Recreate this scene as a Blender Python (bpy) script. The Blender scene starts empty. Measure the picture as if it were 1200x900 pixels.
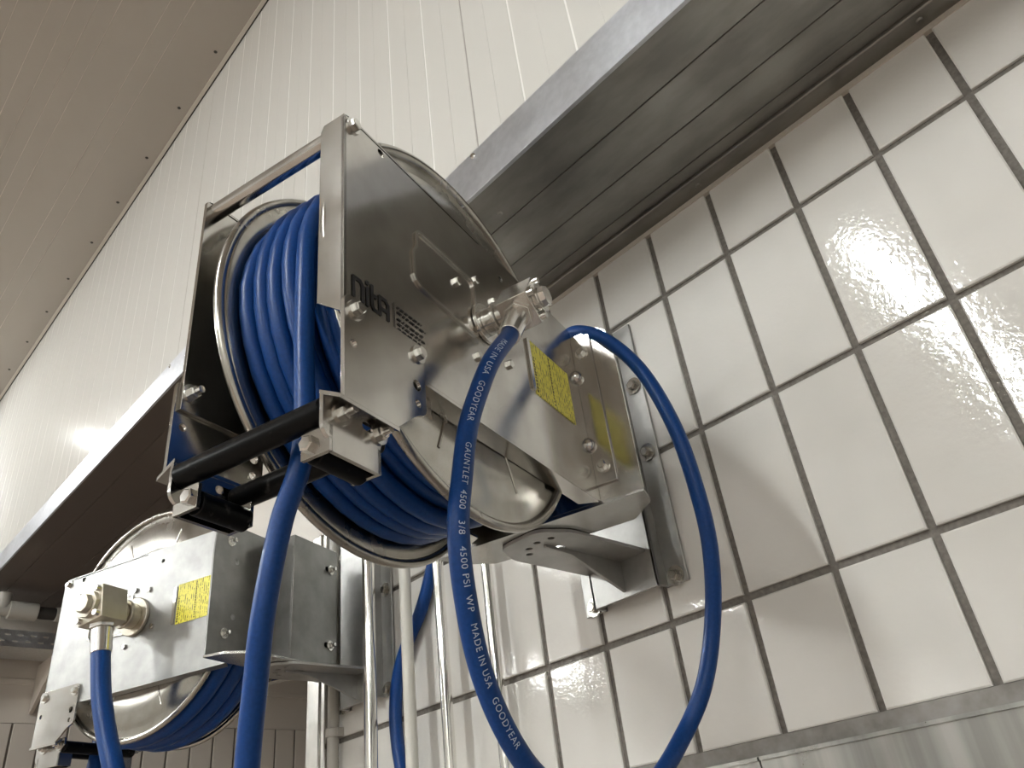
import bpy, bmesh, math, random
from mathutils import Vector, Matrix
from mathutils.geometry import tessellate_polygon

random.seed(7)
sc = bpy.context.scene
COL = sc.collection

# ---------------------------------------------------------------- camera, world, exposure
cd = bpy.data.cameras.new('camera')
cam = bpy.data.objects.new('camera', cd)
COL.objects.link(cam)
cd.sensor_width = 36.0
cd.lens = 921.97 / 1200 * 36.0
cd.clip_start = 0.01
RIGHT = Vector((0.67435953, 0.72986388, -0.11197290))
DOWN = Vector((-0.45639590, 0.29278382, -0.84022640))
FWD = Vector((-0.58046705, 0.61771866, 0.53054845))
M = Matrix.Identity(4)
for i in range(3):
    M[i][0], M[i][1], M[i][2] = RIGHT[i], -DOWN[i], -FWD[i]
M[0][3], M[1][3], M[2][3] = 0.01735, -0.76, 1.6
cam.matrix_world = M
sc.camera = cam

w = bpy.data.worlds.new('world')
sc.world = w
w.use_nodes = True
w.node_tree.nodes['Background'].inputs[0].default_value = (0.9, 0.9, 1.0, 1)
w.node_tree.nodes['Background'].inputs[1].default_value = 0.02
sc.view_settings.view_transform = 'Standard'
sc.view_settings.look = 'None'
sc.view_settings.gamma = 1.0
sc.view_settings.use_curve_mapping = False
sc.view_settings.exposure = 2.0
sc.cycles.use_denoising = True
LAMP_POWER = 37.0        # emission of the lamp diffusers

# ---------------------------------------------------------------- helpers
def tag(o, label=None, cat=None, group=None, kind=None):
    if label: o['label'] = label
    if cat: o['category'] = cat
    if group: o['group'] = group
    if kind: o['kind'] = kind
    return o

def empty(name, loc=(0, 0, 0), rz=0.0):
    o = bpy.data.objects.new(name, None)
    o.empty_display_size = 0.05
    COL.objects.link(o)
    o.location = loc
    o.rotation_euler = (0, 0, rz)
    return o

class MB:
    """collects shapes into one mesh"""
    def __init__(s):
        s.v, s.f = [], []
    def add(s, vs, fs):
        n = len(s.v)
        s.v += [tuple(v) for v in vs]
        s.f += [tuple(i + n for i in f) for f in fs]
        return s
    def box(s, x0, x1, y0, y1, z0, z1):
        x0, x1 = min(x0, x1), max(x0, x1); y0, y1 = min(y0, y1), max(y0, y1); z0, z1 = min(z0, z1), max(z0, z1)
        vs = [(x0, y0, z0), (x1, y0, z0), (x1, y1, z0), (x0, y1, z0), (x0, y0, z1), (x1, y0, z1), (x1, y1, z1), (x0, y1, z1)]
        return s.add(vs, [(0, 3, 2, 1), (4, 5, 6, 7), (0, 1, 5, 4), (1, 2, 6, 5), (2, 3, 7, 6), (3, 0, 4, 7)])
    def plate(s, outline, holes, o, U, V, N, t):
        """prism over a 2-D outline (CCW) with holes; o + u*U + v*V, thickness t along N"""
        o, U, V, N = Vector(o), Vector(U), Vector(V), Vector(N)
        loops = [list(outline)] + [list(h) for h in holes]
        tris = tessellate_polygon([[Vector((p[0], p[1], 0)) for p in l] for l in loops])
        flat = [p for l in loops for p in l]
        n = len(flat)
        vs = [o + U * p[0] + V * p[1] for p in flat] + [o + U * p[0] + V * p[1] + N * t for p in flat]
        fs = []
        for a, b, c in tris:
            fs.append((a, b, c)); fs.append((c + n, b + n, a + n))
        k = 0
        for l in loops:
            m = len(l)
            for i in range(m):
                a, b = k + i, k + (i + 1) % m
                fs.append((a, b, b + n, a + n))
            k += m
        return s.add(vs, fs)
    def cyl(s, p, q, r, n=20, r2=None, cap=True):
        p, q = Vector(p), Vector(q)
        r2 = r if r2 is None else r2
        d = (q - p).normalized()
        u = d.orthogonal().normalized(); w_ = d.cross(u)
        vs = []
        for (c, rr) in ((p, r), (q, r2)):
            for i in range(n):
                a = 2 * math.pi * i / n
                vs.append(c + (u * math.cos(a) + w_ * math.sin(a)) * rr)
        fs = [(i, (i + 1) % n, n + (i + 1) % n, n + i) for i in range(n)]
        if cap:
            fs += [tuple(range(n - 1, -1, -1)), tuple(range(n, 2 * n))]
        return s.add(vs, fs)
    def lathe(s, prof, o, axis, n=96):
        """profile of (radius, height along axis)"""
        o, d = Vector(o), Vector(axis).normalized()
        u = d.orthogonal().normalized(); w_ = d.cross(u)
        vs = []
        for (r, h) in prof:
            for i in range(n):
                a = 2 * math.pi * i / n
                vs.append(o + d * h + (u * math.cos(a) + w_ * math.sin(a)) * r)
        fs = []
        for k in range(len(prof) - 1):
            for i in range(n):
                j = (i + 1) % n
                fs.append((k * n + i, k * n + j, (k + 1) * n + j, (k + 1) * n + i))
        return s.add(vs, fs)
    def tube(s, pts, r, n=16, cap=True):
        fr = frames(pts)
        vs = []
        for (p, t, a, b) in fr:
            for i in range(n):
                g = 2 * math.pi * i / n
                vs.append(p + (a * math.cos(g) + b * math.sin(g)) * r)
        fs = []
        for k in range(len(fr) - 1):
            for i in range(n):
                j = (i + 1) % n
                fs.append((k * n + i, k * n + j, (k + 1) * n + j, (k + 1) * n + i))
        if cap:
            fs += [tuple(range(n - 1, -1, -1)), tuple(range((len(fr) - 1) * n, len(fr) * n))]
        return s.add(vs, fs)
    def mesh(s, name, m, smooth=None):
        me = bpy.data.meshes.new(name)
        me.from_pydata(s.v, [], s.f)
        me.update()
        bm = bmesh.new(); bm.from_mesh(me)
        bmesh.ops.recalc_face_normals(bm, faces=bm.faces)
        bm.to_mesh(me); bm.free()
        me.materials.append(MAT[m])
        if smooth is not None:
            me.shade_smooth()
            try:
                me.set_sharp_from_angle(angle=math.radians(smooth))
            except Exception:
                pass
        return me
    def build(s, name, m, parent=None, bevel=0.0, smooth=35):
        o = bpy.data.objects.new(name, s.mesh(name, m, smooth))
        COL.objects.link(o)
        if parent: o.parent = parent
        if bevel:
            b = o.modifiers.new('bevel', 'BEVEL')
            b.width = bevel; b.segments = 2; b.limit_method = 'ANGLE'; b.angle_limit = math.radians(50)
            b.use_clamp_overlap = True; b.harden_normals = False
        return o

def obj(name, me, parent=None, loc=(0, 0, 0), rot=(0, 0, 0)):
    o = bpy.data.objects.new(name, me)
    COL.objects.link(o)
    o.location = loc; o.rotation_euler = rot
    if parent: o.parent = parent
    return o

def frames(pts):
    pts = [Vector(p) for p in pts]
    out = []
    t = (pts[1] - pts[0]).normalized()
    a = t.orthogonal().normalized()
    for i, p in enumerate(pts):
        t2 = (pts[min(i + 1, len(pts) - 1)] - pts[max(i - 1, 0)]).normalized()
        ax = t.cross(t2)
        if ax.length > 1e-9:
            a = Matrix.Rotation(t.angle(t2), 3, ax.normalized()) @ a
        a = (a - t2 * a.dot(t2)).normalized()
        t = t2
        out.append((p, t, a, t.cross(a)))
    return out

def spline(pts, sub=10):
    P = [Vector(p) for p in pts]
    P = [P[0] * 2 - P[1]] + P + [P[-1] * 2 - P[-2]]
    out = []
    for i in range(1, len(P) - 2):
        for k in range(sub):
            t = k / sub
            a, b, c, d = P[i - 1], P[i], P[i + 1], P[i + 2]
            out.append(0.5 * ((2 * b) + (c - a) * t + (2 * a - 5 * b + 4 * c - d) * t * t + (3 * b - a - 3 * c + d) * t ** 3))
    out.append(P[-2])
    return out

def circle(cx, cy, r, n=16):
    return [(cx + r * math.cos(2 * math.pi * i / n), cy + r * math.sin(2 * math.pi * i / n)) for i in range(n)]

def slot(cx, cy, w_, h, n=8):
    r = min(w_, h) / 2
    pts = []
    if w_ >= h:
        for i in range(n + 1):
            a = -math.pi / 2 + math.pi * i / n
            pts.append((cx + w_ / 2 - r + r * math.cos(a), cy + r * math.sin(a)))
        for i in range(n + 1):
            a = math.pi / 2 + math.pi * i / n
            pts.append((cx - w_ / 2 + r + r * math.cos(a), cy + r * math.sin(a)))
    return pts

def rounded(pts, r, n=5):
    """round the corners of a polygon; r number or list"""
    out = []
    m = len(pts)
    for i in range(m):
        rr = r[i] if isinstance(r, (list, tuple)) else r
        p0, p, p1 = Vector(pts[i - 1]), Vector(pts[i]), Vector(pts[(i + 1) % m])
        if rr <= 0:
            out.append(tuple(p)); continue
        d0, d1 = (p0 - p).normalized(), (p1 - p).normalized()
        for k in range(n + 1):
            t = k / n
            a = p + d0 * rr; c = p + d1 * rr
            q = a * (1 - t) ** 2 + p * 2 * t * (1 - t) + c * t * t
            out.append(tuple(q))
    return out

# ---------------------------------------------------------------- materials
MAT = {}
def material(name, color, rough=0.5, metal=0.0, spec=0.5, emit=None, strength=0.0, coat=0.0):
    m = bpy.data.materials.new(name)
    m.use_nodes = True
    b = m.node_tree.nodes['Principled BSDF']
    b.inputs['Base Color'].default_value = (*color, 1)
    b.inputs['Roughness'].default_value = rough
    b.inputs['Metallic'].default_value = metal
    b.inputs['Specular IOR Level'].default_value = spec
    b.inputs['Coat Weight'].default_value = coat
    if emit:
        b.inputs['Emission Color'].default_value = (*emit, 1)
        b.inputs['Emission Strength'].default_value = strength
    MAT[name] = m
    return m, m.node_tree, b

def coords(nt, scale=(1, 1, 1), world=False):
    tc = nt.nodes.new('ShaderNodeNewGeometry' if world else 'ShaderNodeTexCoord')
    mp = nt.nodes.new('ShaderNodeMapping')
    mp.inputs['Scale'].default_value = scale
    nt.links.new(tc.outputs['Position' if world else 'Object'], mp.inputs[0])
    return mp.outputs[0]

def noise(nt, vec, scale, detail=3.0, rough=0.55):
    n = nt.nodes.new('ShaderNodeTexNoise')
    n.inputs['Scale'].default_value = scale
    n.inputs['Detail'].default_value = detail
    n.inputs['Roughness'].default_value = rough
    nt.links.new(vec, n.inputs['Vector'])
    return n.outputs['Fac']

def ramp(nt, fac, stops):
    r = nt.nodes.new('ShaderNodeValToRGB')
    el = r.color_ramp.elements
    el[0].position, el[0].color = stops[0][0], (*stops[0][1], 1)
    el[1].position, el[1].color = stops[-1][0], (*stops[-1][1], 1)
    for p, c in stops[1:-1]:
        e = el.new(p); e.color = (*c, 1)
    nt.links.new(fac, r.inputs[0])
    return r.outputs[0]

def mrange(nt, fac, a, b, c, d):
    m = nt.nodes.new('ShaderNodeMapRange')
    m.inputs[1].default_value, m.inputs[2].default_value, m.inputs[3].default_value, m.inputs[4].default_value = a, b, c, d
    nt.links.new(fac, m.inputs[0])
    return m.outputs[0]

def bump(nt, b, height, strength, dist=0.001):
    n = nt.nodes.new('ShaderNodeBump')
    n.inputs['Strength'].default_value = strength
    n.inputs['Distance'].default_value = dist
    nt.links.new(height, n.inputs['Height'])
    nt.links.new(n.outputs[0], b.inputs['Normal'])

def metal(name, c0, c1, r0, r1, scale=(1, 1, 1), nscale=30, brush=None, bstr=0.05):
    m, nt, b = material(name, c0, r0, 1.0)
    v = coords(nt, scale)
    n = noise(nt, v, nscale, 4)
    nt.links.new(ramp(nt, n, [(0.35, c0), (0.65, c1)]), b.inputs['Base Color'])
    n2 = noise(nt, coords(nt), 12, 4)
    nt.links.new(mrange(nt, n2, 0.35, 0.65, r0, r1), b.inputs['Roughness'])
    if brush:
        n3 = noise(nt, coords(nt, brush), 60, 2)
        bump(nt, b, n3, bstr, 0.0006)
    return m

metal('stainless', (0.55, 0.53, 0.50), (0.63, 0.615, 0.585), 0.13, 0.21, brush=(12, 12, 0.6), bstr=0.035)
metal('stainless_brushed', (0.44, 0.435, 0.42), (0.53, 0.525, 0.505), 0.19, 0.27, brush=(14, 14, 0.5), bstr=0.10)
metal('plate_brushed', (0.34, 0.338, 0.33), (0.42, 0.418, 0.405), 0.36, 0.43, brush=(14, 14, 0.5), bstr=0.05)
metal('bracket_steel', (0.38, 0.375, 0.36), (0.46, 0.455, 0.44), 0.42, 0.50)
metal('stainless_shaded', (0.20, 0.197, 0.188), (0.25, 0.246, 0.236), 0.30, 0.36)  # darker copy of the stainless, shade behind the plain reel put into its colour
metal('drum_steel', (0.40, 0.385, 0.35), (0.52, 0.50, 0.46), 0.20, 0.30)
metal('bright_steel', (0.70, 0.69, 0.66), (0.80, 0.79, 0.76), 0.14, 0.24)
metal('galvanised', (0.62, 0.63, 0.64), (0.72, 0.73, 0.74), 0.30, 0.42, nscale=160)
metal('fascia_alu', (0.50, 0.51, 0.54), (0.57, 0.58, 0.61), 0.33, 0.41, nscale=90)
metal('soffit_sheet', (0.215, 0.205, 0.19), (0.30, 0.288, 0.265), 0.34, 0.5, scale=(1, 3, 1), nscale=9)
metal('cladding_steel', (0.30, 0.293, 0.272), (0.50, 0.49, 0.462), 0.26, 0.36, scale=(1, 1, 0.03), nscale=34, brush=(0.55, 1, 0.015), bstr=0.5)  # upright light and dark streaks in the colour stand in for blurred reflections
metal('brass_nickel', (0.58, 0.54, 0.45), (0.68, 0.64, 0.55), 0.42, 0.52)
metal('chrome', (0.76, 0.75, 0.72), (0.84, 0.83, 0.80), 0.08, 0.14)

m, nt, b = material('tile_glaze', (0.66, 0.625, 0.585), 0.06, 0.0, 0.5)
v = coords(nt, world=True)
n1 = noise(nt, v, 55, 3, 0.6)
n2 = noise(nt, v, 9, 2)
nt.links.new(ramp(nt, n2, [(0.3, (0.68, 0.665, 0.63)), (0.7, (0.74, 0.725, 0.69))]), b.inputs['Base Color'])
mx = nt.nodes.new('ShaderNodeMath'); mx.operation = 'ADD'
nt.links.new(n1, mx.inputs[0]); nt.links.new(noise(nt, v, 160, 2), mx.inputs[1])
bump(nt, b, mx.outputs[0], 0.10, 0.0016)
m, nt, b = material('grout', (0.19, 0.172, 0.152), 0.9)
n = noise(nt, coords(nt, world=True), 220, 5)
nt.links.new(ramp(nt, n, [(0.3, (0.135, 0.122, 0.107)), (0.7, (0.225, 0.207, 0.185))]), b.inputs['Base Color'])
bump(nt, b, n, 0.4, 0.001)
m, nt, b = material('mortar', (0.25, 0.235, 0.22), 0.9)
n = noise(nt, coords(nt, world=True), 60, 6)
nt.links.new(ramp(nt, n, [(0.3, (0.20, 0.187, 0.172)), (0.7, (0.31, 0.295, 0.275))]), b.inputs['Base Color'])
bump(nt, b, n, 0.3, 0.001)
m, nt, b = material('white_panel', (0.68, 0.67, 0.635), 0.10)
m, nt, b = material('ceiling_panel', (0.42, 0.38, 0.33), 0.4)
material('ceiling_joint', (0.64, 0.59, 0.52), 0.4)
material('soffit_brown', (0.10, 0.08, 0.068), 0.55, 0.0, 0.25)
material('groove_dark', (0.35, 0.33, 0.30), 0.6)
material('groove_glint', (0.93, 0.92, 0.89), 0.25)  # pale paint standing in for glossy reflections along the panel grooves
material('beige_wall', (0.56, 0.51, 0.45), 0.5)
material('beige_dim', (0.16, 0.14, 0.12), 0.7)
m, nt, b = material('hose_blue', (0.008, 0.072, 0.33), 0.38, 0.0, 0.3)
n = noise(nt, coords(nt), 400, 3)
nt.links.new(ramp(nt, n, [(0.3, (0.0035, 0.043, 0.19)), (0.7, (0.006, 0.056, 0.235))]), b.inputs['Base Color'])
material('hose_print', (0.55, 0.62, 0.75), 0.5)
m, nt, b = material('black_roller', (0.012, 0.012, 0.013), 0.30, 0.0, 0.13)
n = noise(nt, coords(nt, (1, 1, 1)), 90, 5)
nt.links.new(ramp(nt, n, [(0.62, (0.0028, 0.0028, 0.003)), (0.80, (0.07, 0.067, 0.063))]), b.inputs['Base Color'])
material('black_print', (0.010, 0.010, 0.012), 0.45)
material('white_plastic', (0.66, 0.65, 0.60), 0.35)
material('grey_plastic', (0.42, 0.40, 0.36), 0.4)
material('dark_iron', (0.06, 0.055, 0.05), 0.6, 0.4)
material('floor_resin', (0.30, 0.24, 0.20), 0.45)
material('blue_cap', (0.03, 0.09, 0.42), 0.4)
material('lamp_diffuser', (0.9, 0.9, 0.9), 0.4, emit=(0.97, 1.0, 0.985), strength=LAMP_POWER)
material('lamp_body', (0.75, 0.75, 0.74), 0.4)
# yellow label with rows of black print
m, nt, b = material('label_yellow', (0.62, 0.53, 0.03), 0.4)
tc = nt.nodes.new('ShaderNodeTexCoord')
sep = nt.nodes.new('ShaderNodeSeparateXYZ')
nt.links.new(tc.outputs['Object'], sep.inputs[0])
wv = nt.nodes.new('ShaderNodeMath'); wv.operation = 'SINE'
ml = nt.nodes.new('ShaderNodeMath'); ml.operation = 'MULTIPLY'; ml.inputs[1].default_value = 2 * math.pi / 0.0042
nt.links.new(sep.outputs['Y'], ml.inputs[0]); nt.links.new(ml.outputs[0], wv.inputs[0])
n = noise(nt, coords(nt, (1, 0.6, 0.30)), 700, 1)
ml2 = nt.nodes.new('ShaderNodeMath'); ml2.operation = 'MULTIPLY'
nt.links.new(mrange(nt, wv.outputs[0], 0.1, 0.5, 0, 1), ml2.inputs[0])
nt.links.new(mrange(nt, n, 0.47, 0.57, 0, 1), ml2.inputs[1])
nt.links.new(ramp(nt, ml2.outputs[0], [(0.0, (0.86, 0.78, 0.10)), (1.0, (0.22, 0.19, 0.02))]), b.inputs['Base Color'])

# ---------------------------------------------------------------- the setting
TW, TH = 0.1, 0.203475       # tile pitch
ZR = 2.434                   # height of joint row 0
WALL_END = -1.205            # left end of the tiled wall
ZS_R, ZS_L = 2.350, 2.598    # undersides of the two soffit levels
YF = -0.239                  # front of the upper wall
ZC = 3.64                    # ceiling
XSTEP = -0.476 - 16 * 0.0455                # where the soffit steps up (behind the reel)
XE = -3.16                   # end wall of the recess
Z_SHEET = 1.674

wt = MB().box(WALL_END, 3.0, 0.0035, 0.12, 0.0, ZS_R + 0.02).build('wall_right', 'grout')
tag(wt, kind='structure', label='wall of pale glazed upright tiles with grey joints')
ZT_TOP, ZT_BOT = ZR - 0.452 * TH, ZR - 3.656 * TH
J = 0.0042                   # half joint
def tile_mesh(wd, ht):
    t = MB()
    x, z, bv = wd / 2, ht / 2, 0.0016
    rings = [(x, z, 0.004), (x, z, -0.0004), (x - bv, z - bv, -0.0016)]
    vs, fs = [], []
    for (a, c, y) in rings:
        vs += [(-a, y, -c), (a, y, -c), (a, y, c), (-a, y, c)]
    for k in range(2):
        for i in range(4):
            j = (i + 1) % 4
            fs.append((k * 4 + i, k * 4 + j, k * 4 + 4 + j, k * 4 + 4 + i))
    fs.append((8, 9, 10, 11))
    t.add(vs, fs)
    return t.mesh('tile', 'tile_glaze')
rows = [(ZR - TH + J, ZS_R - 0.006)]
for r in (1, 2):
    rows.append((ZR - (r + 1) * TH + J, ZR - r * TH - J))
rows.append((ZT_BOT, ZR - 3 * TH - J))
cache = {}
for c in range(-2, 13):
    x1, x0 = -c * TW - J, -(c + 1) * TW + J
    x0 = max(x0, WALL_END + 0.002)
    if x1 - x0 < 0.012: continue
    for (z0, z1) in rows:
        key = (round(x1 - x0, 4), round(z1 - z0, 4))
        if key not in cache: cache[key] = tile_mesh(*key)
        t = obj('tile', cache[key], wt, ((x0 + x1) / 2, 0, (z0 + z1) / 2),
                (random.gauss(0, 0.0035), 0, random.gauss(0, 0.0035)))
MB().box(WALL_END, 3.0, -0.001, 0.004, Z_SHEET - 0.03, ZT_BOT - 0.0005).build('mortar_strip', 'mortar', wt)
# stainless cladding sheets under the tiles
for i, (a, c) in enumerate(((-1.19, -0.4325), (-0.4305, 0.77), (0.772, 2.9))):
    s = MB().box(a, c, -0.004, -0.001, 0.4, Z_SHEET)
    s.box(a, c, -0.0065, -0.001, Z_SHEET - 0.003, Z_SHEET + 0.0005)
    s.build('cladding_sheet', 'cladding_steel', wt)

# soffits with folded sheets, fascias
def soffit(name, x0, x1, zs, lab, seams, y1, m='soffit_sheet'):
    s = MB().box(x0, x1, YF + 0.004, y1, zs + 0.004, zs + 0.30).build(name, m)
    tag(s, lab, kind='structure')
    ys = [YF + 0.001] + seams + [y1]
    for i in range(len(ys) - 1):
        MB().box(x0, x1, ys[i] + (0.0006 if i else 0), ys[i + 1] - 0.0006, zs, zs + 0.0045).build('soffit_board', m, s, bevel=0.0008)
    return s
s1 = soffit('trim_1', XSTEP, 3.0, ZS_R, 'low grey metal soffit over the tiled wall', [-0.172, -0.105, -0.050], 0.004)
MB().box(XSTEP, 3.0, -0.030, 0.003, ZS_R - 0.006, ZS_R + 0.001).build('edge_profile', 'soffit_sheet', s1, bevel=0.002)
MB().box(WALL_END, 3.0, -0.0035, 0.003, ZS_R - 0.013, ZS_R - 0.005).build('sealant_bead', 'beige_wall', s1)
s2 = soffit('trim_2', -9.0, XSTEP, ZS_L, 'high dark metal soffit beside the white panel wall', [-0.17, -0.035, 0.01, 0.4], 1.6, 'soffit_brown')
f1 = MB().box(XSTEP, 3.0, YF - 0.0015, YF + 0.004, ZS_R - 0.001, ZS_R + 0.073).build('trim_3', 'fascia_alu', None, bevel=0.0006)
tag(f1, 'bright aluminium edge strip along the low soffit', kind='structure')
f2 = MB().box(-9.0, XSTEP, YF - 0.0015, YF + 0.004, ZS_L - 0.001, ZS_L + 0.068).build('trim_4', 'fascia_alu', None, bevel=0.0006)
tag(f2, 'bright aluminium edge strip along the high soffit', kind='structure')
riv = MB().cyl((0, 0, 0), (0, -0.002, 0), 0.0045, 12, 0.003).mesh('rivet', 'bright_steel', 40)
riv2 = MB().cyl((0, 0, 0), (0, -0.002, 0), 0.0045, 12, 0.003).mesh('rivet', 'soffit_sheet', 40)
for x, z, p in ((-0.487, ZS_R + 0.066, f1), (0.05, ZS_R + 0.066, f1), (-1.51, ZS_L + 0.06, f2), (-2.05, ZS_L + 0.06, f2)):
    obj('rivet', riv, p, (x, YF - 0.0015, z))
for x, y in ((-0.50, -0.19), (-0.30, -0.016), (0.0, -0.016)):
    obj('rivet', riv2, s1, (x, y, ZS_R - (0.006 if y > -0.05 else 0)), (math.pi / 2, 0, 0))

# upper wall of ribbed white panels
BW = 0.0455
wu = MB().box(XSTEP, 3.0, YF + 0.0004, YF + 0.10, ZS_R + 0.04, ZC).box(-9.0, XSTEP, YF + 0.0004, YF + 0.10, ZS_L + 0.04, ZC).build('wall_back', 'groove_glint')
tag(wu, 'upper wall of ribbed white sandwich panels', kind='structure')
def board_mesh(name, wd, ht, dp, bv, m):
    t = MB(); x = wd / 2
    prof = [(-x, dp), (-x, bv * 0.5), (-x + bv, 0), (x - bv, 0), (x, bv * 0.5), (x, dp)]
    vs = [(a, y, 0) for a, y in prof] + [(a, y, ht) for a, y in prof]
    fs = [(i, i + 1, i + 7, i + 6) for i in range(5)] + [(0, 6, 11, 5)] + [tuple(range(5, -1, -1)), tuple(range(6, 12))]
    t.add(vs, fs)
    return t.mesh(name, m, None)
bm1 = board_mesh('panel_rib', BW - 0.0018, ZC - ZS_R - 0.03, 0.0007, 0.0002, 'white_panel')
bm2 = board_mesh('panel_rib', BW - 0.0018, ZC - ZS_L - 0.03, 0.0007, 0.0002, 'white_panel')
k = 0
x = -0.476 + 24 * BW
while x > -4.4:
    jw = 0.0018 if k % 22 == 2 else 0.0
    me = bm1 if x - BW > XSTEP - 0.001 else bm2
    zb = (ZS_R if me is bm1 else ZS_L) + 0.03
    obj('panel_rib', me, wu, (x - BW / 2 + (0.0007 if k % 2 else -0.0007), YF, zb))
    if jw: MB().box(x - 0.0012, x + 0.0010, YF + 0.0001, YF + 0.004, zb, ZC).build('panel_joint', 'groove_dark', wu)
    x -= BW; k += 1
MB().box(-9.0, -4.4, YF, YF + 0.006, ZS_L + 0.03, ZC).build('panel_field', 'white_panel', wu)
MB().box(0.62, 3.0, YF, YF + 0.006, ZS_R + 0.03, ZC).build('panel_field', 'white_panel', wu)

# ceiling boards
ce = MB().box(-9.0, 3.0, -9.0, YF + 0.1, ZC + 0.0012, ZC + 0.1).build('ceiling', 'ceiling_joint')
tag(ce, 'tan panelled ceiling with fine light joints', kind='structure')
y = YF - 0.004
first = True
widths = [0.142, 0.048, 0.095, 0.046, 0.044, 0.045, 0.064, 0.048, 0.092, 0.046, 0.046]
for wd in widths:
    t = MB().box(-9.0, 3.0, y - wd + 0.0010, y - 0.0010, ZC, ZC + 0.0016)
    t.build('ceiling_board', 'ceiling_panel', ce, bevel=0.0004)
    y -= wd
MB().box(-9.0, 3.0, -9.0, y - 0.001, ZC, ZC + 0.0016).build('ceiling_field', 'ceiling_panel', ce)
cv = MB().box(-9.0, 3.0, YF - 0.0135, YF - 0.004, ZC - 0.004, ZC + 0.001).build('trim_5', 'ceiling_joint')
MB().box(-9.0, 3.0, YF - 0.004, YF + 0.001, ZC - 0.0025, ZC + 0.001).build('shadow_gap', 'dark_iron', cv)
tag(cv, 'narrow pale edge strip where ceiling meets the ribbed wall', kind='structure')
scr = MB().cyl((0, 0, 0), (0, 0, -0.002), 0.005, 10, 0.0035).mesh('screw', 'dark_iron', 40)
for i in range(11):
    obj('screw', scr, ce, (-0.92 - 0.2375 * i, -0.278, ZC))

# recess at the left: lintel, end wall with boards
we = MB().box(XE - 0.1, XE - 0.006, -0.7, 1.7, 0.0, ZS_L + 0.02).build('wall_left', 'beige_dim')
MB().box(XE - 0.0062, XE, -0.7, 1.7, 2.232, ZS_L).build('plain_panel', 'beige_wall', we)
tag(we, 'beige end wall of the recess with upright boards', kind='structure')
MB().box(XE - 0.007, XE + 0.004, -0.7, 1.7, 2.355, 2.375).build('trim_rail', 'beige_wall', we, bevel=0.002)
bme = board_mesh('wall_board', 0.080, 1.3, 0.007, 0.002, 'beige_wall')
yy = -0.5
for i in range(24):
    obj('wall_board', bme, we, (XE, yy + 0.0875 * i, 0.93), (0, 0, math.pi / 2))
wr = MB().box(-9.0, WALL_END, 1.6, 1.7, 0.0, ZS_L + 0.02).build('wall_recess', 'beige_wall')
tag(wr, 'rear wall of the recess', kind='structure')
li = MB().box(-1.78, WALL_END, 0.0, 0.12, 2.20, ZS_L).build('wall_lintel', 'beige_wall')
tag(li, 'beige lintel above the recess opening', kind='structure')
pf = MB().box(-1.283, -1.222, -0.006, 0.06, 0.0, 2.2)
pf.box(-1.222, -1.214, -0.012, 0.06, 0.0, 2.2).box(-1.268, -1.238, -0.009, 0.0, 0.0, 2.2)
pf = pf.build('trim_6', 'bright_steel', None, bevel=0.0015)
tag(pf, 'upright aluminium corner profile at the end of the tiles', kind='structure')
fl = MB().box(-9.0, 3.0, -9.0, 1.7, -0.1, 0.0).build('floor', 'floor_resin')
tag(fl, 'brown resin floor', kind='structure')
for nm, a in (('wall_far', (-9.1, -9.0, -9.0, 1.7)), ('wall_side', (3.0, 3.1, -9.0, 0.12)), ('wall_front', (-9.0, 3.0, -9.1, -9.0))):
    o = MB().box(*a, 0.0, ZC).build(nm, 'white_panel')
    tag(o, 'plain white panel wall of the hall', kind='structure')

# ---------------------------------------------------------------- ceiling lamps
lb = MB().box(-0.07, 0.07, -0.62, 0.62, -0.03, 0.0).mesh('housing', 'lamp_body', 30)
ld = MB().box(-0.036, 0.036, -0.60, 0.60, -0.052, -0.0305).mesh('diffuser', 'lamp_diffuser', 30)
LAMPS = [(-0.6, -2.65), (-0.6, -4.1), (-3.65, -1.32), (-3.6, -3.2), (-3.6, -5.4), (-6.6, -4.0), (-6.6, -6.4), (-0.6, -6.4), (2.4, -5.2), (2.4, -7.4)]
for (x, y) in LAMPS:
    e = empty('ceiling_lamp', (x, y, ZC))
    tag(e, 'long white ceiling lamp with glowing diffuser in the hall', 'lamp', 'ceiling lamps of the hall')
    obj('housing', lb, e); obj('diffuser', ld, e)

# ---------------------------------------------------------------- small hardware meshes (axis +x = outward)
def hexhead(r, h, washer=0.0, wt_=0.0015, stud=0.0):
    t = MB()
    d = 0.0
    if washer:
        t.cyl((0, 0, 0), (wt_, 0, 0), washer, 20); d = wt_
    t.cyl((d, 0, 0), (d + h * 0.8, 0, 0), r, 6)
    t.cyl((d + h * 0.8, 0, 0), (d + h, 0, 0), r * 0.93, 6, r * 0.75)
    if stud:
        t.cyl((d + h, 0, 0), (d + h + stud, 0, 0), r * 0.55, 12)
    return t
HEX = hexhead(0.0052, 0.0042, 0.0074).mesh('bolt', 'bright_steel', 30)
HEXS = hexhead(0.0046, 0.0036, 0.0).mesh('bolt', 'bright_steel', 30)
HEXN = hexhead(0.0058, 0.0045).mesh('bolt', 'bright_steel', 30)
NUT = hexhead(0.0052, 0.0045, 0.0078, 0.0015, 0.005).mesh('nut', 'bright_steel', 30)
BIGB = hexhead(0.0066, 0.006, 0.0115, 0.002).mesh('bolt', 'drum_steel', 30)
RX = (0, 0, 0); RXN = (0, 0, math.pi); RYN = (0, 0, -math.pi / 2); RYP = (0, 0, math.pi / 2)

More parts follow.
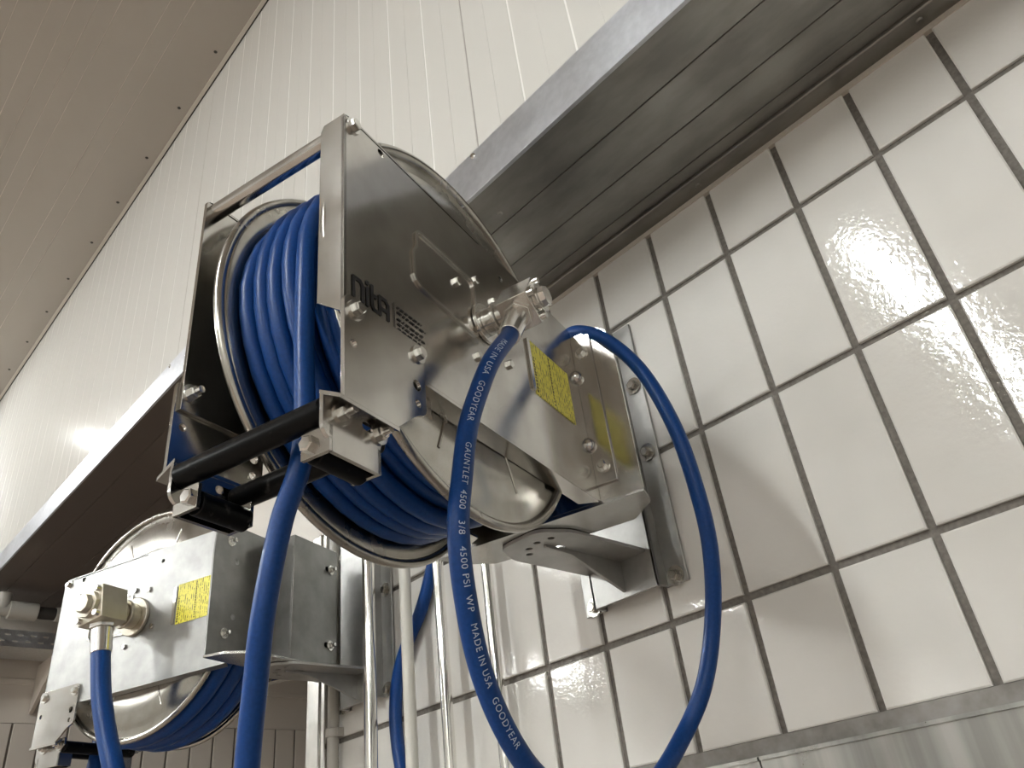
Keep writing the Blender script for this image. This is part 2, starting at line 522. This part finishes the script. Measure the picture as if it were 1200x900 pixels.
# ---------------------------------------------------------------- wall brackets
def wall_bracket(x0, label):
    e = empty('wall_bracket', (x0, 0, 1.862))
    tag(e, label, 'bracket', 'wall brackets of the hose reels')
    h = 0.358
    t = MB()
    t.box(-0.078, -0.046, -0.0068, -0.0028, 0, h)
    t.box(0.046, 0.078, -0.0068, -0.0028, 0, h)
    t.box(-0.050, -0.046, -0.024, -0.003, 0, h).box(0.046, 0.050, -0.024, -0.003, 0, h)
    t.box(-0.050, 0.050, -0.024, -0.020, 0, h)
    t.build('base_plate', 'bracket_steel', e, bevel=0.0008)
    zt = 0.047
    out = rounded([(-0.052, -0.024), (0.040, -0.024), (0.040, -0.15), (0.022, -0.185), (-0.034, -0.185), (-0.052, -0.15)], [0, 0, 0.01, 0.012, 0.012, 0.01])
    holes = [circle(0.0, -0.128, 0.008)] + [circle(0.034 * math.cos(g), -0.128 + 0.034 * math.sin(g), 0.004, 10) for g in (math.radians(-150), math.radians(-120), math.radians(-90), math.radians(-60))]
    t = MB().plate([(p[0], -p[1]) for p in out][::-1], [[(p[0], -p[1]) for p in q] for q in holes], (0, 0, zt - 0.004), (1, 0, 0), (0, -1, 0), (0, 0, 1), 0.004)
    t.build('shelf', 'bracket_steel', e, bevel=0.0006)
    t = MB().plate([(0.022, zt - 0.004), (0.15, zt - 0.004), (0.15, zt - 0.007), (0.11, zt - 0.009), (0.022, 0.006)], [], (-0.002, 0, 0), (0, -1, 0), (0, 0, 1), (1, 0, 0), 0.004)
    t.build('gusset', 'bracket_steel', e, bevel=0.0005)
    for (bx, bz) in ((0.063, 0.009), (0.063, 0.167), (0.065, 0.264), (-0.063, 0.009), (-0.063, 0.167), (-0.063, 0.264)):
        obj('bolt', BIGB, e, (bx, -0.0068, bz), RYN)
    return e
BX1, BX2 = -0.539, -1.100
wall_bracket(BX1, 'steel wall bracket on the tiles carrying the reel with nita lettering')
wall_bracket(BX2, 'steel wall bracket beside the thick steel pipe, carrying the plain reel')

# ---------------------------------------------------------------- hose reels
# local frame: x = outward of the inlet side plate, y = towards the hinge, z = up; pivot at the Empty
PX, PY = -0.0785, 0.05
DW = -0.157              # x of the second side plate
CY, CZ, RD = -0.200, 0.1075, 0.187
HP = 0.213               # plate height
YFR = -0.384             # front of side plates

def side_plate(t, sx, x0, back_out=True):
    """sheet with folded edges; sx = +1 for the inlet side (outside is +x)"""
    holes = [circle(-0.339, 0.204, 0.004, 12), circle(-0.155, 0.19, 0.0035, 12)]
    outl = rounded([(YFR, 0.0), (0.0, 0.0), (0.0, HP), (YFR + 0.012, HP), (YFR, HP - 0.004)], [0.0, 0, 0.006, 0.003, 0.003])
    t.plate(outl, holes, (x0, 0, 0), (0, 1, 0), (0, 0, 1), (-sx, 0, 0), 0.003)
    # front flange folded inward on the inlet side only
    if sx > 0: t.plate([(0, 0.012), (0.024, 0.031), (0.024, HP - 0.010), (0.021, HP - 0.004), (0, HP - 0.004)], [], (x0, YFR, 0), (-sx, 0, 0), (0, 0, 1), (0, 1, 0), 0.003)
    # bottom flange folded inward
    t.plate([(-0.300, 0), (-0.006, 0), (-0.016, 0.018), (-0.288, 0.018)], [], (x0, 0, -0.003), (0, 1, 0), (-sx, 0, 0), (0, 0, 1), 0.003)
    # rear flange folded outward with pressed stiffeners
    t.box(x0, x0 + sx * 0.023, -0.003, 0.0, 0.016, 0.198)
    for z in (0.062, 0.147):
        prof = [(0.0085 * math.cos(g), 0.0085 * math.sin(g)) for g in [math.radians(-90 + 15 * k) for k in range(13)]]
        t.lathe([(max(r, 1e-5), h) for r, h in prof], (x0 - sx * 0.0005, -0.0035, z), (0, 0, 1), 20)
    return t

def guide_bracket(t, sx, x0):
    """Z-folded sheet carrying the rollers"""
    yA, yB = YFR - 0.003, -0.301
    xo = x0 + sx * 0.0002
    outl = rounded([(yA, -0.056), (-0.335, -0.056), (-0.312, -0.037), (yB, -0.033), (yB, 0.026), (yA, 0.026)], [0, 0, 0.005, 0.006, 0.006, 0.008])
    holes = [circle(-0.378, -0.012, 0.0032, 12), circle(-0.311, -0.012, 0.0045, 14), circle(-0.311, -0.027, 0.0032, 12)]
    t.plate(outl, holes, (xo, 0, 0), (0, 1, 0), (0, 0, 1), (sx, 0, 0), 0.003)
    xi = x0 - sx * 0.013
    # sloping step
    t.plate([(yA - 0.004, 0), (-0.333, 0), (-0.333, 0.003), (yA - 0.004, 0.003)], [], (xo + sx * 0.003, 0, -0.0585), (0, 1, 0), (0, 0, 1), (-sx, 0, 0.55), 0.0165)
    zt = -0.0475
    outl = rounded([(yA - 0.004, zt - 0.028), (yA + 0.004, zt - 0.032), (yA + 0.004, -0.087), (-0.337, -0.087), (-0.337, -0.066), (-0.330, -0.060), (-0.330, zt), (yA - 0.004, zt)], [0.006, 0, 0, 0.003, 0.003, 0.004, 0.003, 0.003])
    holes = [slot(-0.347, -0.057, 0.016, 0.006)]
    t.plate(outl, holes, (xi, 0, 0), (0, 1, 0), (0, 0, 1), (sx, 0, 0), 0.003)
    # front tab and bottom fold for the short roller
    t.box(xi + sx * 0.003, xi - sx * 0.020, yA + 0.002, yA + 0.005, -0.087, -0.069)
    t.box(xi + sx * 0.003, xi - sx * 0.020, -0.340, -0.337, -0.087, -0.069)
    return t

def swivel(root, P, sc_, ang, m, fl):
    """rotary inlet; sc_ size, ang = tilt of the hose outlet about x"""
    e = bpy.data.objects.new('swivel_joint', None)
    t = MB()
    t.cyl((0.0, 0, 0), (0.004, 0, 0), 0.021, 24).cyl((0.004, 0, 0), (0.014, 0, 0), 0.0135, 24).cyl((0.014, 0, 0), (0.018, 0, 0), 0.0155, 24).cyl((0.018, 0, 0), (0.028, 0, 0), 0.012, 24)
    t.box(0.026, 0.058, -0.017, 0.017, -0.017, 0.019)
    s = t.build('swivel_joint', m, root, bevel=0.0008)
    s.location = P; s.rotation_euler = (ang, 0, 0); s.scale = (sc_,) * 3
    c = MB().cyl((0.058, 0, 0.001), (0.063, 0, 0.001), 0.0145, 8).cyl((0.063, 0, 0.001), (0.069, 0, 0.001), 0.0105, 8, 0.0095).build('cap', m, s, bevel=0.0005)
    sm = MB().cyl((0.058, 0, 0), (0.0635, 0, 0), 0.0032, 10).mesh('screw', 'bright_steel', 40)
    for (a, z) in ((-0.0125, -0.0125), (0.0125, -0.0125), (-0.0125, 0.0145), (0.0125, 0.0145)):
        obj('screw', sm, s, (0, a, z))
    MB().cyl((0.042, 0, -0.017), (0.042, 0, -0.0225), 0.0135, 6).build('hex_nut', 'bright_steel', s, bevel=0.0006)
    MB().cyl((0.042, 0, -0.0225), (0.042, 0, -fl), 0.0108, 24, 0.0101).build('ferrule', 'bright_steel', s, bevel=0.0006)
    return s

def lettering(root):
    """the reel maker's name: n i t A in squared strokes, plus rows of fine print"""
    t = MB()
    def stroke(pts, w_=0.0032):
        # thick polyline in (u, v) mm-like units on the plate
        for (a, b2) in zip(pts[:-1], pts[1:]):
            a, b2 = Vector(a), Vector(b2)
            d = (b2 - a).normalized(); nn = Vector((-d[1], d[0])) * w_ / 2
            a2, b3 = a - d * w_ * 0.35, b2 + d * w_ * 0.35
            t.add([(0.0006, *(a2 - nn)), (0.0006, *(b3 - nn)), (0.0006, *(b3 + nn)), (0.0006, *(a2 + nn))], [(0, 1, 2, 3)])
    y0, z0, h = -0.3745, 0.0315, 0.0165
    stroke([(y0, z0), (y0, z0 + h), (y0 + 0.007, z0 + h), (y0 + 0.0095, z0 + h - 0.003), (y0 + 0.0095, z0)])
    i0 = y0 + 0.0145
    stroke([(i0, z0), (i0, z0 + h - 0.0015)]); stroke([(i0, z0 + h + 0.0028), (i0, z0 + h + 0.0040)])
    t0 = i0 + 0.0050
    stroke([(t0, z0 + h + 0.0040), (t0, z0 + 0.003), (t0 + 0.0022, z0), (t0 + 0.0055, z0)]); stroke([(t0, z0 + h - 0.004), (t0 + 0.0042, z0 + h - 0.004)])
    a0 = t0 + 0.0085
    stroke([(a0, z0), (a0, z0 + h - 0.0005), (a0 + 0.0065, z0 + h - 0.0005), (a0 + 0.0090, z0 + h - 0.0035), (a0 + 0.0090, z0)]); stroke([(a0, z0 + 0.0065), (a0 + 0.009, z0 + 0.0065)])
    t.build('logo_lettering', 'black_print', root, smooth=None)
    t = MB()
    t.add([(0.0006, -0.3308, 0.029), (0.0006, -0.3300, 0.029), (0.0006, -0.3300, 0.052), (0.0006, -0.3308, 0.052)], [(0, 1, 2, 3)])
    rnd = random.Random(3)
    for k, (zz, ye) in enumerate(((0.0490, -0.297), (0.0445, -0.292), (0.0385, -0.296), (0.0340, -0.294), (0.0295, -0.300))):
        y = -0.327
        while y < ye:
            l = rnd.uniform(0.002, 0.006)
            t.add([(0.0006, y, zz), (0.0006, min(y + l, ye), zz), (0.0006, min(y + l, ye), zz + 0.0017), (0.0006, y, zz + 0.0017)], [(0, 1, 2, 3)])
            y += l + 0.0012
    t.build('fine_print', 'black_print', root, smooth=None)

def reel(pivot, th, label, plate_mat, swivel_mat, sw_scale, sw_ang, fl, logo, back_mat='stainless', house_mat='stainless_brushed'):
    root = empty('hose_reel', pivot, th)
    tag(root, label, 'hose reel', 'hose reels on the wall')
    kids = empty('tmp')
    parts = []
    def P(o):
        o.parent = root
        o.location = Vector(o.location) + Vector((-PX, -PY, 0))
        parts.append(o)
        return o
    # side plates
    P(side_plate(MB(), 1, 0.0).build('side_plate', plate_mat, None, bevel=0.0006))
    P(side_plate(MB(), -1, DW).build('side_plate', 'stainless', None, bevel=0.0006))
    # pressed service hatch on the inlet plate
    hatch = rounded([(-0.300, 0.088), (-0.214, 0.084), (-0.210, 0.150), (-0.299, 0.151), (-0.299, 0.131), (-0.3045, 0.122), (-0.304, 0.095)], [0.01, 0.004, 0.01, 0.01, 0.0, 0.0, 0.004])
    inner = rounded([(-0.2985, 0.0902), (-0.2165, 0.0866), (-0.2126, 0.1476), (-0.2968, 0.1486), (-0.2968, 0.1300), (-0.3020, 0.1212), (-0.3015, 0.0965)], [0.008, 0.003, 0.008, 0.008, 0, 0, 0.003])
    t = MB().plate(hatch, [inner], (0.0002, 0, 0), (0, 1, 0), (0, 0, 1), (1, 0, 0), 0.0018)
    P(t.build('service_hatch', 'bright_steel', None, bevel=0.0007))
    # back plate, base plate, hinge housing
    xl, xr = DW - 0.047, 0.047
    bp = rounded([(xl, 0.0), (xr, 0.0), (xr, 0.150), (xr - 0.004, 0.196), (xr - 0.014, 0.204), (xl + 0.014, 0.204), (xl + 0.004, 0.196), (xl, 0.150)], [0, 0, 0.004, 0.006, 0.003, 0.003, 0.006, 0.004])
    sl = [slot(x, z, 0.018, 0.008) for x in (0.013, DW - 0.013) for z in (0.035, 0.176)]
    P(MB().plate(bp, sl, (0, 0.0005, 0), (1, 0, 0), (0, 0, 1), (0, 1, 0), 0.003).build('back_plate', back_mat, None, bevel=0.0006))
    base = rounded([(xr, 0.0), (xr - 0.005, 0.031), (0.009, 0.064), (DW - 0.009, 0.064), (xl + 0.005, 0.031), (xl, 0.0)], [0.0, 0.004, 0.004, 0.004, 0.004, 0.0])
    P(MB().plate(base, [circle(PX, PY, 0.008)], (0, 0.0, -0.0005), (1, 0, 0), (0, 1, 0), (0, 0, -1), 0.0035).build('hinge_base', 'stainless_brushed', None, bevel=0.0006))
    hx0, hx1, hy = -0.064, DW - 0.018, 0.058
    t = MB().plate([(hx1, 0), (hx0, 0), (hx0, 0.196), (hx1, 0.196)], [slot(hx1 + 0.022, 0.035, 0.020, 0.008), slot(hx1 + 0.022, 0.160, 0.020, 0.008)], (0, hy, 0), (1, 0, 0), (0, 0, 1), (0, 1, 0), 0.003)
    t.box(hx0 - 0.003, hx0, 0.004, hy, 0, 0.196).box(hx1, hx1 + 0.003, 0.004, hy, 0, 0.196)
    t.box(hx1, hx0, 0.004, hy, 0.193, 0.196)
    P(t.build('hinge_housing', house_mat, None, bevel=0.0006))
    for x in (0.011, DW - 0.011):
        for z in (0.035, 0.176):
            P(obj('bolt', HEX, None, (x, -0.003, z), RYN))
            P(obj('nut', NUT, None, (x + (0.004 if x > 0 else -0.004), 0.0035, z), RYP))
    for z in (0.035, 0.160):
        P(obj('nut', NUT, None, (hx1 + 0.018, hy + 0.003, z), RYP))
    # drum: two dished flanges on a hub
    def flange(x, sx):
        bead = [(0.1808 + 0.0042 * math.cos(math.radians(g)), -0.0012 + 0.0042 * math.sin(math.radians(g))) for g in range(150, -151, -20)]
        pr_ = [(0.030, 0.0), (0.088, 0.0), (0.091, -0.0022), (0.097, -0.0022), (0.100, 0.0), (0.160, 0.0), (0.164, -0.0022), (0.176, -0.0022)] + bead + [(0.176, -0.0042), (0.163, -0.0042), (0.159, -0.0025), (0.030, -0.0025)]
        return MB().lathe(pr_ + [pr_[0]], (x, CY, CZ), (sx, 0, 0), 128)
    fa = flange(-0.0185, 1)
    for k in range(8):      # pressed radial ribs
        g = math.radians(22.5 + 45 * k)
        c, s_ = math.cos(g), math.sin(g)
        p0 = Vector((-0.0188, CY + c * 0.106, CZ + s_ * 0.106)); p1 = Vector((-0.0188, CY + c * 0.152, CZ + s_ * 0.152))
        fa.tube([p0, p0.lerp(p1, 0.5), p1], 0.0016, 8)
    dr = P(fa.build('drum_flange', 'drum_steel', None, smooth=50))
    P(flange(-0.1315, -1).build('drum_flange', 'drum_steel', None, smooth=50))
    P(MB().cyl((-0.024, CY, CZ), (-0.129, CY, CZ), 0.118, 64).build('drum_core', 'dark_iron', None))
    P(MB().cyl((0.004, CY, CZ), (DW - 0.006, CY, CZ), 0.016, 24).build('axle', 'bright_steel', None))
    # tie rod
    P(MB().cyl((-0.003, -0.374, 0.203), (DW + 0.003, -0.374, 0.203), 0.0072, 24).build('tie_rod', 'stainless', None))
    P(obj('bolt', HEX, None, (0.0, -0.374, 0.203)))
    P(obj('bolt', HEX, None, (DW, -0.374, 0.203), RXN))
    # hose guide
    for sx, x0 in ((1, 0.0), (-1, DW)):
        P(guide_bracket(MB(), sx, x0).build('guide_bracket', 'stainless', None, bevel=0.0006))
        rt = RX if sx > 0 else RXN
        for (yy, zz) in ((-0.376, 0.016), (-0.308, 0.016)):
            P(obj('bolt', HEX, None, (x0 + sx * 0.0032, yy, zz), rt))
            if sx < 0: P(obj('nut', NUT, None, (x0 + 0.003, yy, zz)))
        xi = x0 - sx * 0.010
        P(obj('nut', NUT, None, (xi, -0.374, -0.058), rt)); P(obj('nut', NUT, None, (xi, -0.339, -0.058), rt))
        # short cross roller
        xc = x0 - sx * 0.026
        P(MB().cyl((xc, YFR + 0.004, -0.0805), (xc, -0.338, -0.0805), 0.0086, 24).build('cross_roller', 'black_roller', None, bevel=0.0008))
        P(obj('bolt', HEXN, None, (xc, YFR - 0.001, -0.078), RYN))
    for (yy, zz) in ((-0.384, -0.058), (-0.336, -0.060)):
        P(MB().cyl((-0.0135, yy, zz), (DW + 0.0135, yy, zz), 0.0088, 24).build('guide_roller', 'black_roller', None, bevel=0.001))
    # inlet
    P(swivel(None, (0.0005, CY, CZ), sw_scale, sw_ang, swivel_mat, fl))
    for g in (60, 100, 150, 250, 330):
        P(obj('bolt', HEXS, None, (0.0, CY + 0.046 * math.cos(math.radians(g)), CZ + 0.046 * math.sin(math.radians(g)))))
    # yellow label with its fixing strip
    la = MB().box(0.0002, 0.0007, -0.112, -0.030, 0.076, 0.139)
    P(la.build('warning_label', 'label_yellow', None))['label'] = 'yellow warning label with rows of black print'
    rnd = random.Random(5)
    for (yc, hw, z0_, z1_) in ((-0.1085, 0.0015, 0.079, 0.122), (-0.074, 0.0011, 0.079, 0.134)):   # bold heading words of the label
        z = z0_
        t = MB()
        while z < z1_:
            l = rnd.uniform(0.0022, 0.0036)
            for q in (-1, 1):
                t.box(0.0007, 0.0009, yc + (hw * 0.25 if q > 0 else -hw), yc + (hw if q > 0 else -hw * 0.25), z, z + l * rnd.choice((0.5, 0.9, 0.9)))
            z += l + 0.0007
        P(t.build('label_heading', 'black_print', None, smooth=None))
    P(MB().box(0.0002, 0.0022, -0.120, -0.1145, 0.078, 0.137).build('label_strip', 'bright_steel', None))
    if logo:
        for o in range(1):
            before = set(COL.objects)
            lettering(None)
            for ob in set(COL.objects) - before: P(ob)
    bpy.data.objects.remove(kids)
    return root

SW1, SW2 = math.radians(-33), math.radians(9)
TH1, TH2 = math.radians(15.87), math.radians(-69.0)
def pivot_from(Pn, th):
    c, s = math.cos(th), math.sin(th)
    return (Pn[0] + PX * c - PY * s, Pn[1] + PX * s + PY * c, Pn[2])
PV1 = pivot_from((-0.439, -0.167, 1.9135), TH1)
PV2 = (-1.083, -0.150, 1.9135)
reel(PV1, TH1, 'stainless steel hose reel with black nita lettering on its side plate', 'stainless', 'bright_steel', 0.95, SW1, 0.062, True)
reel(PV2, TH2, 'plain stainless steel hose reel without lettering, with dull square inlet block', 'plate_brushed', 'brass_nickel', 1.45, SW2, 0.048, False, 'stainless_shaded', 'stainless_shaded')

def to_world(pv, th, p):
    c, s = math.cos(th), math.sin(th)
    x, y, z = p[0] - PX, p[1] - PY, p[2]
    return Vector((pv[0] + c * x - s * y, pv[1] + s * x + c * y, pv[2] + z))

# ---------------------------------------------------------------- hoses
def coil(r_hose, layers, end_x, steps=40):
    """layers: (radius, x_start, x_end) ; ends at the front (phi = 180 deg) at end_x moving down"""
    pts = []
    tot = 0.0
    seg = []
    for (r, xa, xb) in layers:
        n = abs(xb - xa) / (2.04 * r_hose)
        seg.append((r, xa, xb, n)); tot += n
    phi0 = math.pi - 2 * math.pi * tot
    done = 0.0
    for i, (r, xa, xb, n) in enumerate(seg):
        m = max(8, int(n * steps))
        for k in range(m):
            t = k / m
            phi = phi0 + 2 * math.pi * (done + n * t)
            rr = r
            if i < len(seg) - 1 and t > 1 - 0.25 / n:
                u = (t - (1 - 0.25 / n)) / (0.25 / n)
                rr = r + (seg[i + 1][0] - r) * u
            wob = 0.0012 * math.sin(phi * 0.37 + i) + 0.0008 * math.sin(phi * 1.7)
            pts.append(Vector((xa + (xb - xa) * t + wob, CY + rr * math.cos(phi), CZ + rr * math.sin(phi))))
        done += n
    pts.append(Vector((end_x, CY - seg[-1][0], CZ)))
    return pts

def print_on(name, text, pts, r, start, size, ref, parent, rot=0.0, shift=0.0):
    """white lettering wrapped on the hose along its path"""
    cu = bpy.data.curves.new('print', 'FONT')
    cu.body = text; cu.size = size; cu.space_character = 1.15
    to = bpy.data.objects.new('print', cu)
    COL.objects.link(to)
    dg = bpy.context.evaluated_depsgraph_get()
    me = bpy.data.meshes.new_from_object(to.evaluated_get(dg))
    bpy.data.objects.remove(to)
    bm = bmesh.new(); bm.from_mesh(me)
    bmesh.ops.triangulate(bm, faces=bm.faces)
    for _ in range(4):
        es = [e_ for e_ in bm.edges if e_.calc_length() > size * 0.14]
        if not es: break
        bmesh.ops.subdivide_edges(bm, edges=es, cuts=1)
        bmesh.ops.triangulate(bm, faces=[f_ for f_ in bm.faces if len(f_.verts) > 3])
    bm.to_mesh(me); bm.free()
    P_ = [Vector(p) for p in pts]
    acc = [0.0]
    for a, b2 in zip(P_[:-1], P_[1:]): acc.append(acc[-1] + (b2 - a).length)
    ref = Vector(ref)
    def frame(s):
        s = max(0.0, min(s, acc[-1] - 1e-5))
        i = 0
        lo, hi = 0, len(acc) - 1
        while hi - lo > 1:
            mid = (lo + hi) // 2
            if acc[mid] <= s: lo = mid
            else: hi = mid
        u = (s - acc[lo]) / (acc[hi] - acc[lo])
        p = P_[lo].lerp(P_[hi], u)
        t = (P_[min(hi + 1, len(P_) - 1)] - P_[max(lo - 1, 0)]).normalized()
        n = (ref - t * ref.dot(t)).normalized()
        return p, t, n, t.cross(n)
    for v_ in me.vertices:
        p, t, n, bb = frame(start + v_.co.x)
        g = (v_.co.y - size * 0.35 + shift) / r + rot
        v_.co = p + (n * math.cos(g) - bb * math.sin(g)) * (r + 0.00025)
    me.materials.clear(); me.materials.append(MAT['hose_print'])
    return obj(name, me, parent)

def hose(name, pts, r, label, group=None, n=16):
    o = MB().tube(pts, r, n).build(name, 'hose_blue', None, smooth=60)
    tag(o, label, 'hose', group)
    return o

R1 = 0.00735
lay = [(0.146, -0.033, -0.120), (0.1605, -0.120, -0.060)]
c1 = [to_world(PV1, TH1, p) for p in coil(R1, lay, -0.059)]
hang = [to_world(PV1, TH1, (-0.057, -0.3615, 0.03)), to_world(PV1, TH1, (-0.055, -0.361, -0.06)), Vector((-0.409, -0.534, 1.806)), Vector((-0.420, -0.537, 1.752)), Vector((-0.433, -0.533, 1.712)), Vector((-0.447, -0.528, 1.668)), Vector((-0.462, -0.52, 1.60)), Vector((-0.48, -0.50, 1.40)), Vector((-0.50, -0.47, 1.10))]
hp = spline(hang, 8)
hose('wound_hose', c1[:-1] + spline([c1[-2], c1[-1]] + hang, 8)[8:], R1, 'blue hose wound on the lettered reel and hanging straight down through its rollers')

LOOP = [(-0.386, -0.342, 2.011), (-0.332, -0.406, 1.936), (-0.335, -0.418, 1.91), (-0.337, -0.433, 1.871), (-0.337, -0.443, 1.829), (-0.338, -0.449, 1.792), (-0.347, -0.44, 1.752), (-0.362, -0.418, 1.71), (-0.373, -0.388, 1.673), (-0.382, -0.353, 1.65), (-0.398, -0.289, 1.635), (-0.409, -0.214, 1.648), (-0.405, -0.161, 1.685), (-0.383, -0.143, 1.725), (-0.362, -0.137, 1.779), (-0.339, -0.152, 1.832), (-0.33, -0.165, 1.884), (-0.332, -0.172, 1.946), (-0.352, -0.17, 2.017), (-0.387, -0.159, 2.079), (-0.419, -0.157, 2.117), (-0.45, -0.155, 2.134), (-0.49, -0.135, 2.132), (-0.525, -0.11, 2.105), (-0.540, -0.078, 2.075), (-0.546, -0.046, 2.065)]
def outlet(pv, th, sc_, ang, d):
    p = Matrix.Rotation(ang, 3, 'X') @ Vector((0.042, 0, -d)) * sc_
    return to_world(pv, th, (0.0005 + p[0], CY + p[1], CZ + p[2]))
l0 = [outlet(PV1, TH1, 0.95, SW1, 0.050), outlet(PV1, TH1, 0.95, SW1, 0.066)]
lp = spline(l0 + [Vector(p) for p in LOOP[1:]], 10)
lo = hose('supply_hose', lp, R1, 'blue supply hose with white print looping from the lettered reel inlet', None, 20)
MB().cyl((-0.546, -0.062, 2.067), (-0.546, -0.0245, 2.065), 0.0105, 20).build('wall_coupling', 'bright_steel', lo)
TXT = 'GAUNTLET  4500   3/8   4500 PSI  WP   MADE IN USA   GOODYEAR'
print_on('hose_lettering', TXT, lp, R1, 0.146, 0.0060, (0.9, -0.35, -0.25), lo)
print_on('hose_lettering', 'MADE IN USA   GOODYEAR', lp, R1, 0.035, 0.0066, (0.75, -0.55, -0.35), lo)

R2 = 0.0138
lay2 = [(0.149, -0.117, -0.040), (0.176, -0.040, -0.119)]
c2 = [to_world(PV2, TH2, p) for p in coil(R2, lay2, -0.119)]
h2 = [to_world(PV2, TH2, q) for q in ((-0.115, -0.372, 0.03), (-0.100, -0.3605, -0.06), (-0.09, -0.36, -0.15), (-0.08, -0.355, -0.35), (-0.07, -0.35, -0.7))]
hose('wound_hose', c2[:-1] + spline([c2[-2], c2[-1]] + h2, 8)[8:], R2, 'blue hose wound on the plain reel below the high soffit')
s20 = [outlet(PV2, TH2, 1.45, SW2, 0.040), outlet(PV2, TH2, 1.45, SW2, 0.056)]
b_ = s20[1]
hose('supply_hose', spline(s20 + [b_ + Vector(q) for q in ((0.015, 0.006, -0.06), (0.042, 0.018, -0.13), (0.08, 0.04, -0.22), (0.16, 0.10, -0.40), (0.24, 0.13, -0.60))], 10), 0.0138, 'blue supply hose dropping from the dull inlet block of the plain reel', None, 20)
hose('feed_hose', spline([(-0.886, -0.014, 2.338), (-0.886, -0.014, 2.25), (-0.887, -0.014, 2.16), (-0.889, -0.014, 2.10), (-0.893, -0.014, 2.06), (-0.905, -0.014, 2.019), (-0.935, -0.015, 1.965), (-0.966, -0.016, 1.93), (-0.990, -0.017, 1.895), (-1.003, -0.017, 1.86), (-1.007, -0.017, 1.813), (-0.995, -0.018, 1.753), (-0.965, -0.02, 1.68), (-0.93, -0.022, 1.55), (-0.9, -0.03, 1.3)], 8), 0.0098, 'blue feed hose hanging behind the white pipe on the tiles')

# ---------------------------------------------------------------- pipes on the tiled wall
def pipe(name, x, y, z0, z1, r, m, label, clips=()):
    e = empty(name, (x, y, z0))
    tag(e, label, 'pipe')
    MB().cyl((0, 0, 0), (0, 0, z1 - z0), r, 28).build('pipe_run', m, e)
    for z in clips:
        t = MB().box(-r - 0.004, r + 0.004, -0.001, -y - 0.0018, z - z0 - 0.007, z - z0 + 0.007)
        t.cyl((0, 0, z - z0 - 0.007), (0, 0, z - z0 + 0.007), r + 0.003, 24)
        t.build('pipe_clip', 'grey_plastic' if m.endswith('plastic') else 'bright_steel', e, bevel=0.001)
    return e
pipe('steel_pipe', -1.006, -0.062, 0.9, 2.343, 0.0100, 'chrome', 'thick polished steel pipe standing before the bracket of the plain reel', (1.2,))
pipe('plastic_pipe', -0.932, -0.046, 0.9, 2.343, 0.0090, 'white_plastic', 'white plastic pipe between two polished pipes on the tiles', (1.2,))
pipe('slim_pipe', -0.858, -0.040, 0.9, 2.343, 0.0082, 'chrome', 'polished pipe on the tiles beside the white plastic pipe', (1.25,))
pipe('slim_pipe', -0.768, -0.026, 0.9, 2.343, 0.0078, 'chrome', 'polished pipe on the tiles passing behind the looping hose', (1.25,))
pipe('conduit_pipe', -1.183, -0.014, 0.9, 2.343, 0.0095, 'grey_plastic', 'grey plastic conduit with clip beside the aluminium corner profile', (1.835, 1.2))

# ---------------------------------------------------------------- cable tray and fittings in the recess
e = empty('cable_tray', (XE + 0.22, -0.6, 2.42))
tag(e, 'perforated grey cable tray near the end wall of the recess', 'cable tray')
holes = []
for r_ in (0.016, 0.036):
    for i in range(21):
        holes.append(slot(0.03 + i * 0.038 + (0.012 if r_ > 0.02 else 0), r_, 0.016, 0.006))
MB().plate([(0, 0), (0.70, 0), (0.70, 0.052), (0, 0.052)], [h for h in holes if max(p[0] for p in h) < 0.69], (0.0, 0, 0), (0, 1, 0), (0, 0, 1), (-1, 0, 0), 0.003).build('tray_side', 'galvanised', e)
MB().box(-0.15, 0.0, 0, 0.70, -0.002, 0.0).build('tray_floor', 'galvanised', e)
MB().box(-0.153, -0.15, 0, 0.70, 0, 0.052).build('tray_side', 'galvanised', e)
for yy in (0.30, 0.62):  # added braces, standing in for the tray's diagonal shadow stripe
    MB().plate([(0.0, -0.002), (-0.213, -0.002), (-0.213, -0.16), (-0.205, -0.16), (0.0, -0.02)], [], (0, yy, 0), (1, 0, 0), (0, 0, 1), (0, 1, 0), 0.012).build('shadow_brace', 'beige_wall', e)
e = empty('drain_pipe', (XE + 0.25, -0.62, 2.525))
tag(e, 'grey plastic pipe with union fittings above the cable tray', 'pipe')
MB().cyl((0, 0, 0), (0, 0.50, 0), 0.022, 28).build('pipe_run', 'grey_plastic', e)
MB().cyl((0, 0.46, 0), (0, 0.545, 0), 0.029, 28).build('union_nut', 'grey_plastic', e, bevel=0.002)
MB().cyl((0, 0.545, 0), (0, 0.60, 0), 0.020, 28).build('stub', 'dark_iron', e)
MB().cyl((0, 0.60, 0), (0, 0.63, 0), 0.026, 6).build('end_cap', 'grey_plastic', e, bevel=0.002)
MB().cyl((0, 0.44, 0.0), (0, 0.44, 0.05), 0.024, 28).build('riser', 'grey_plastic', e)
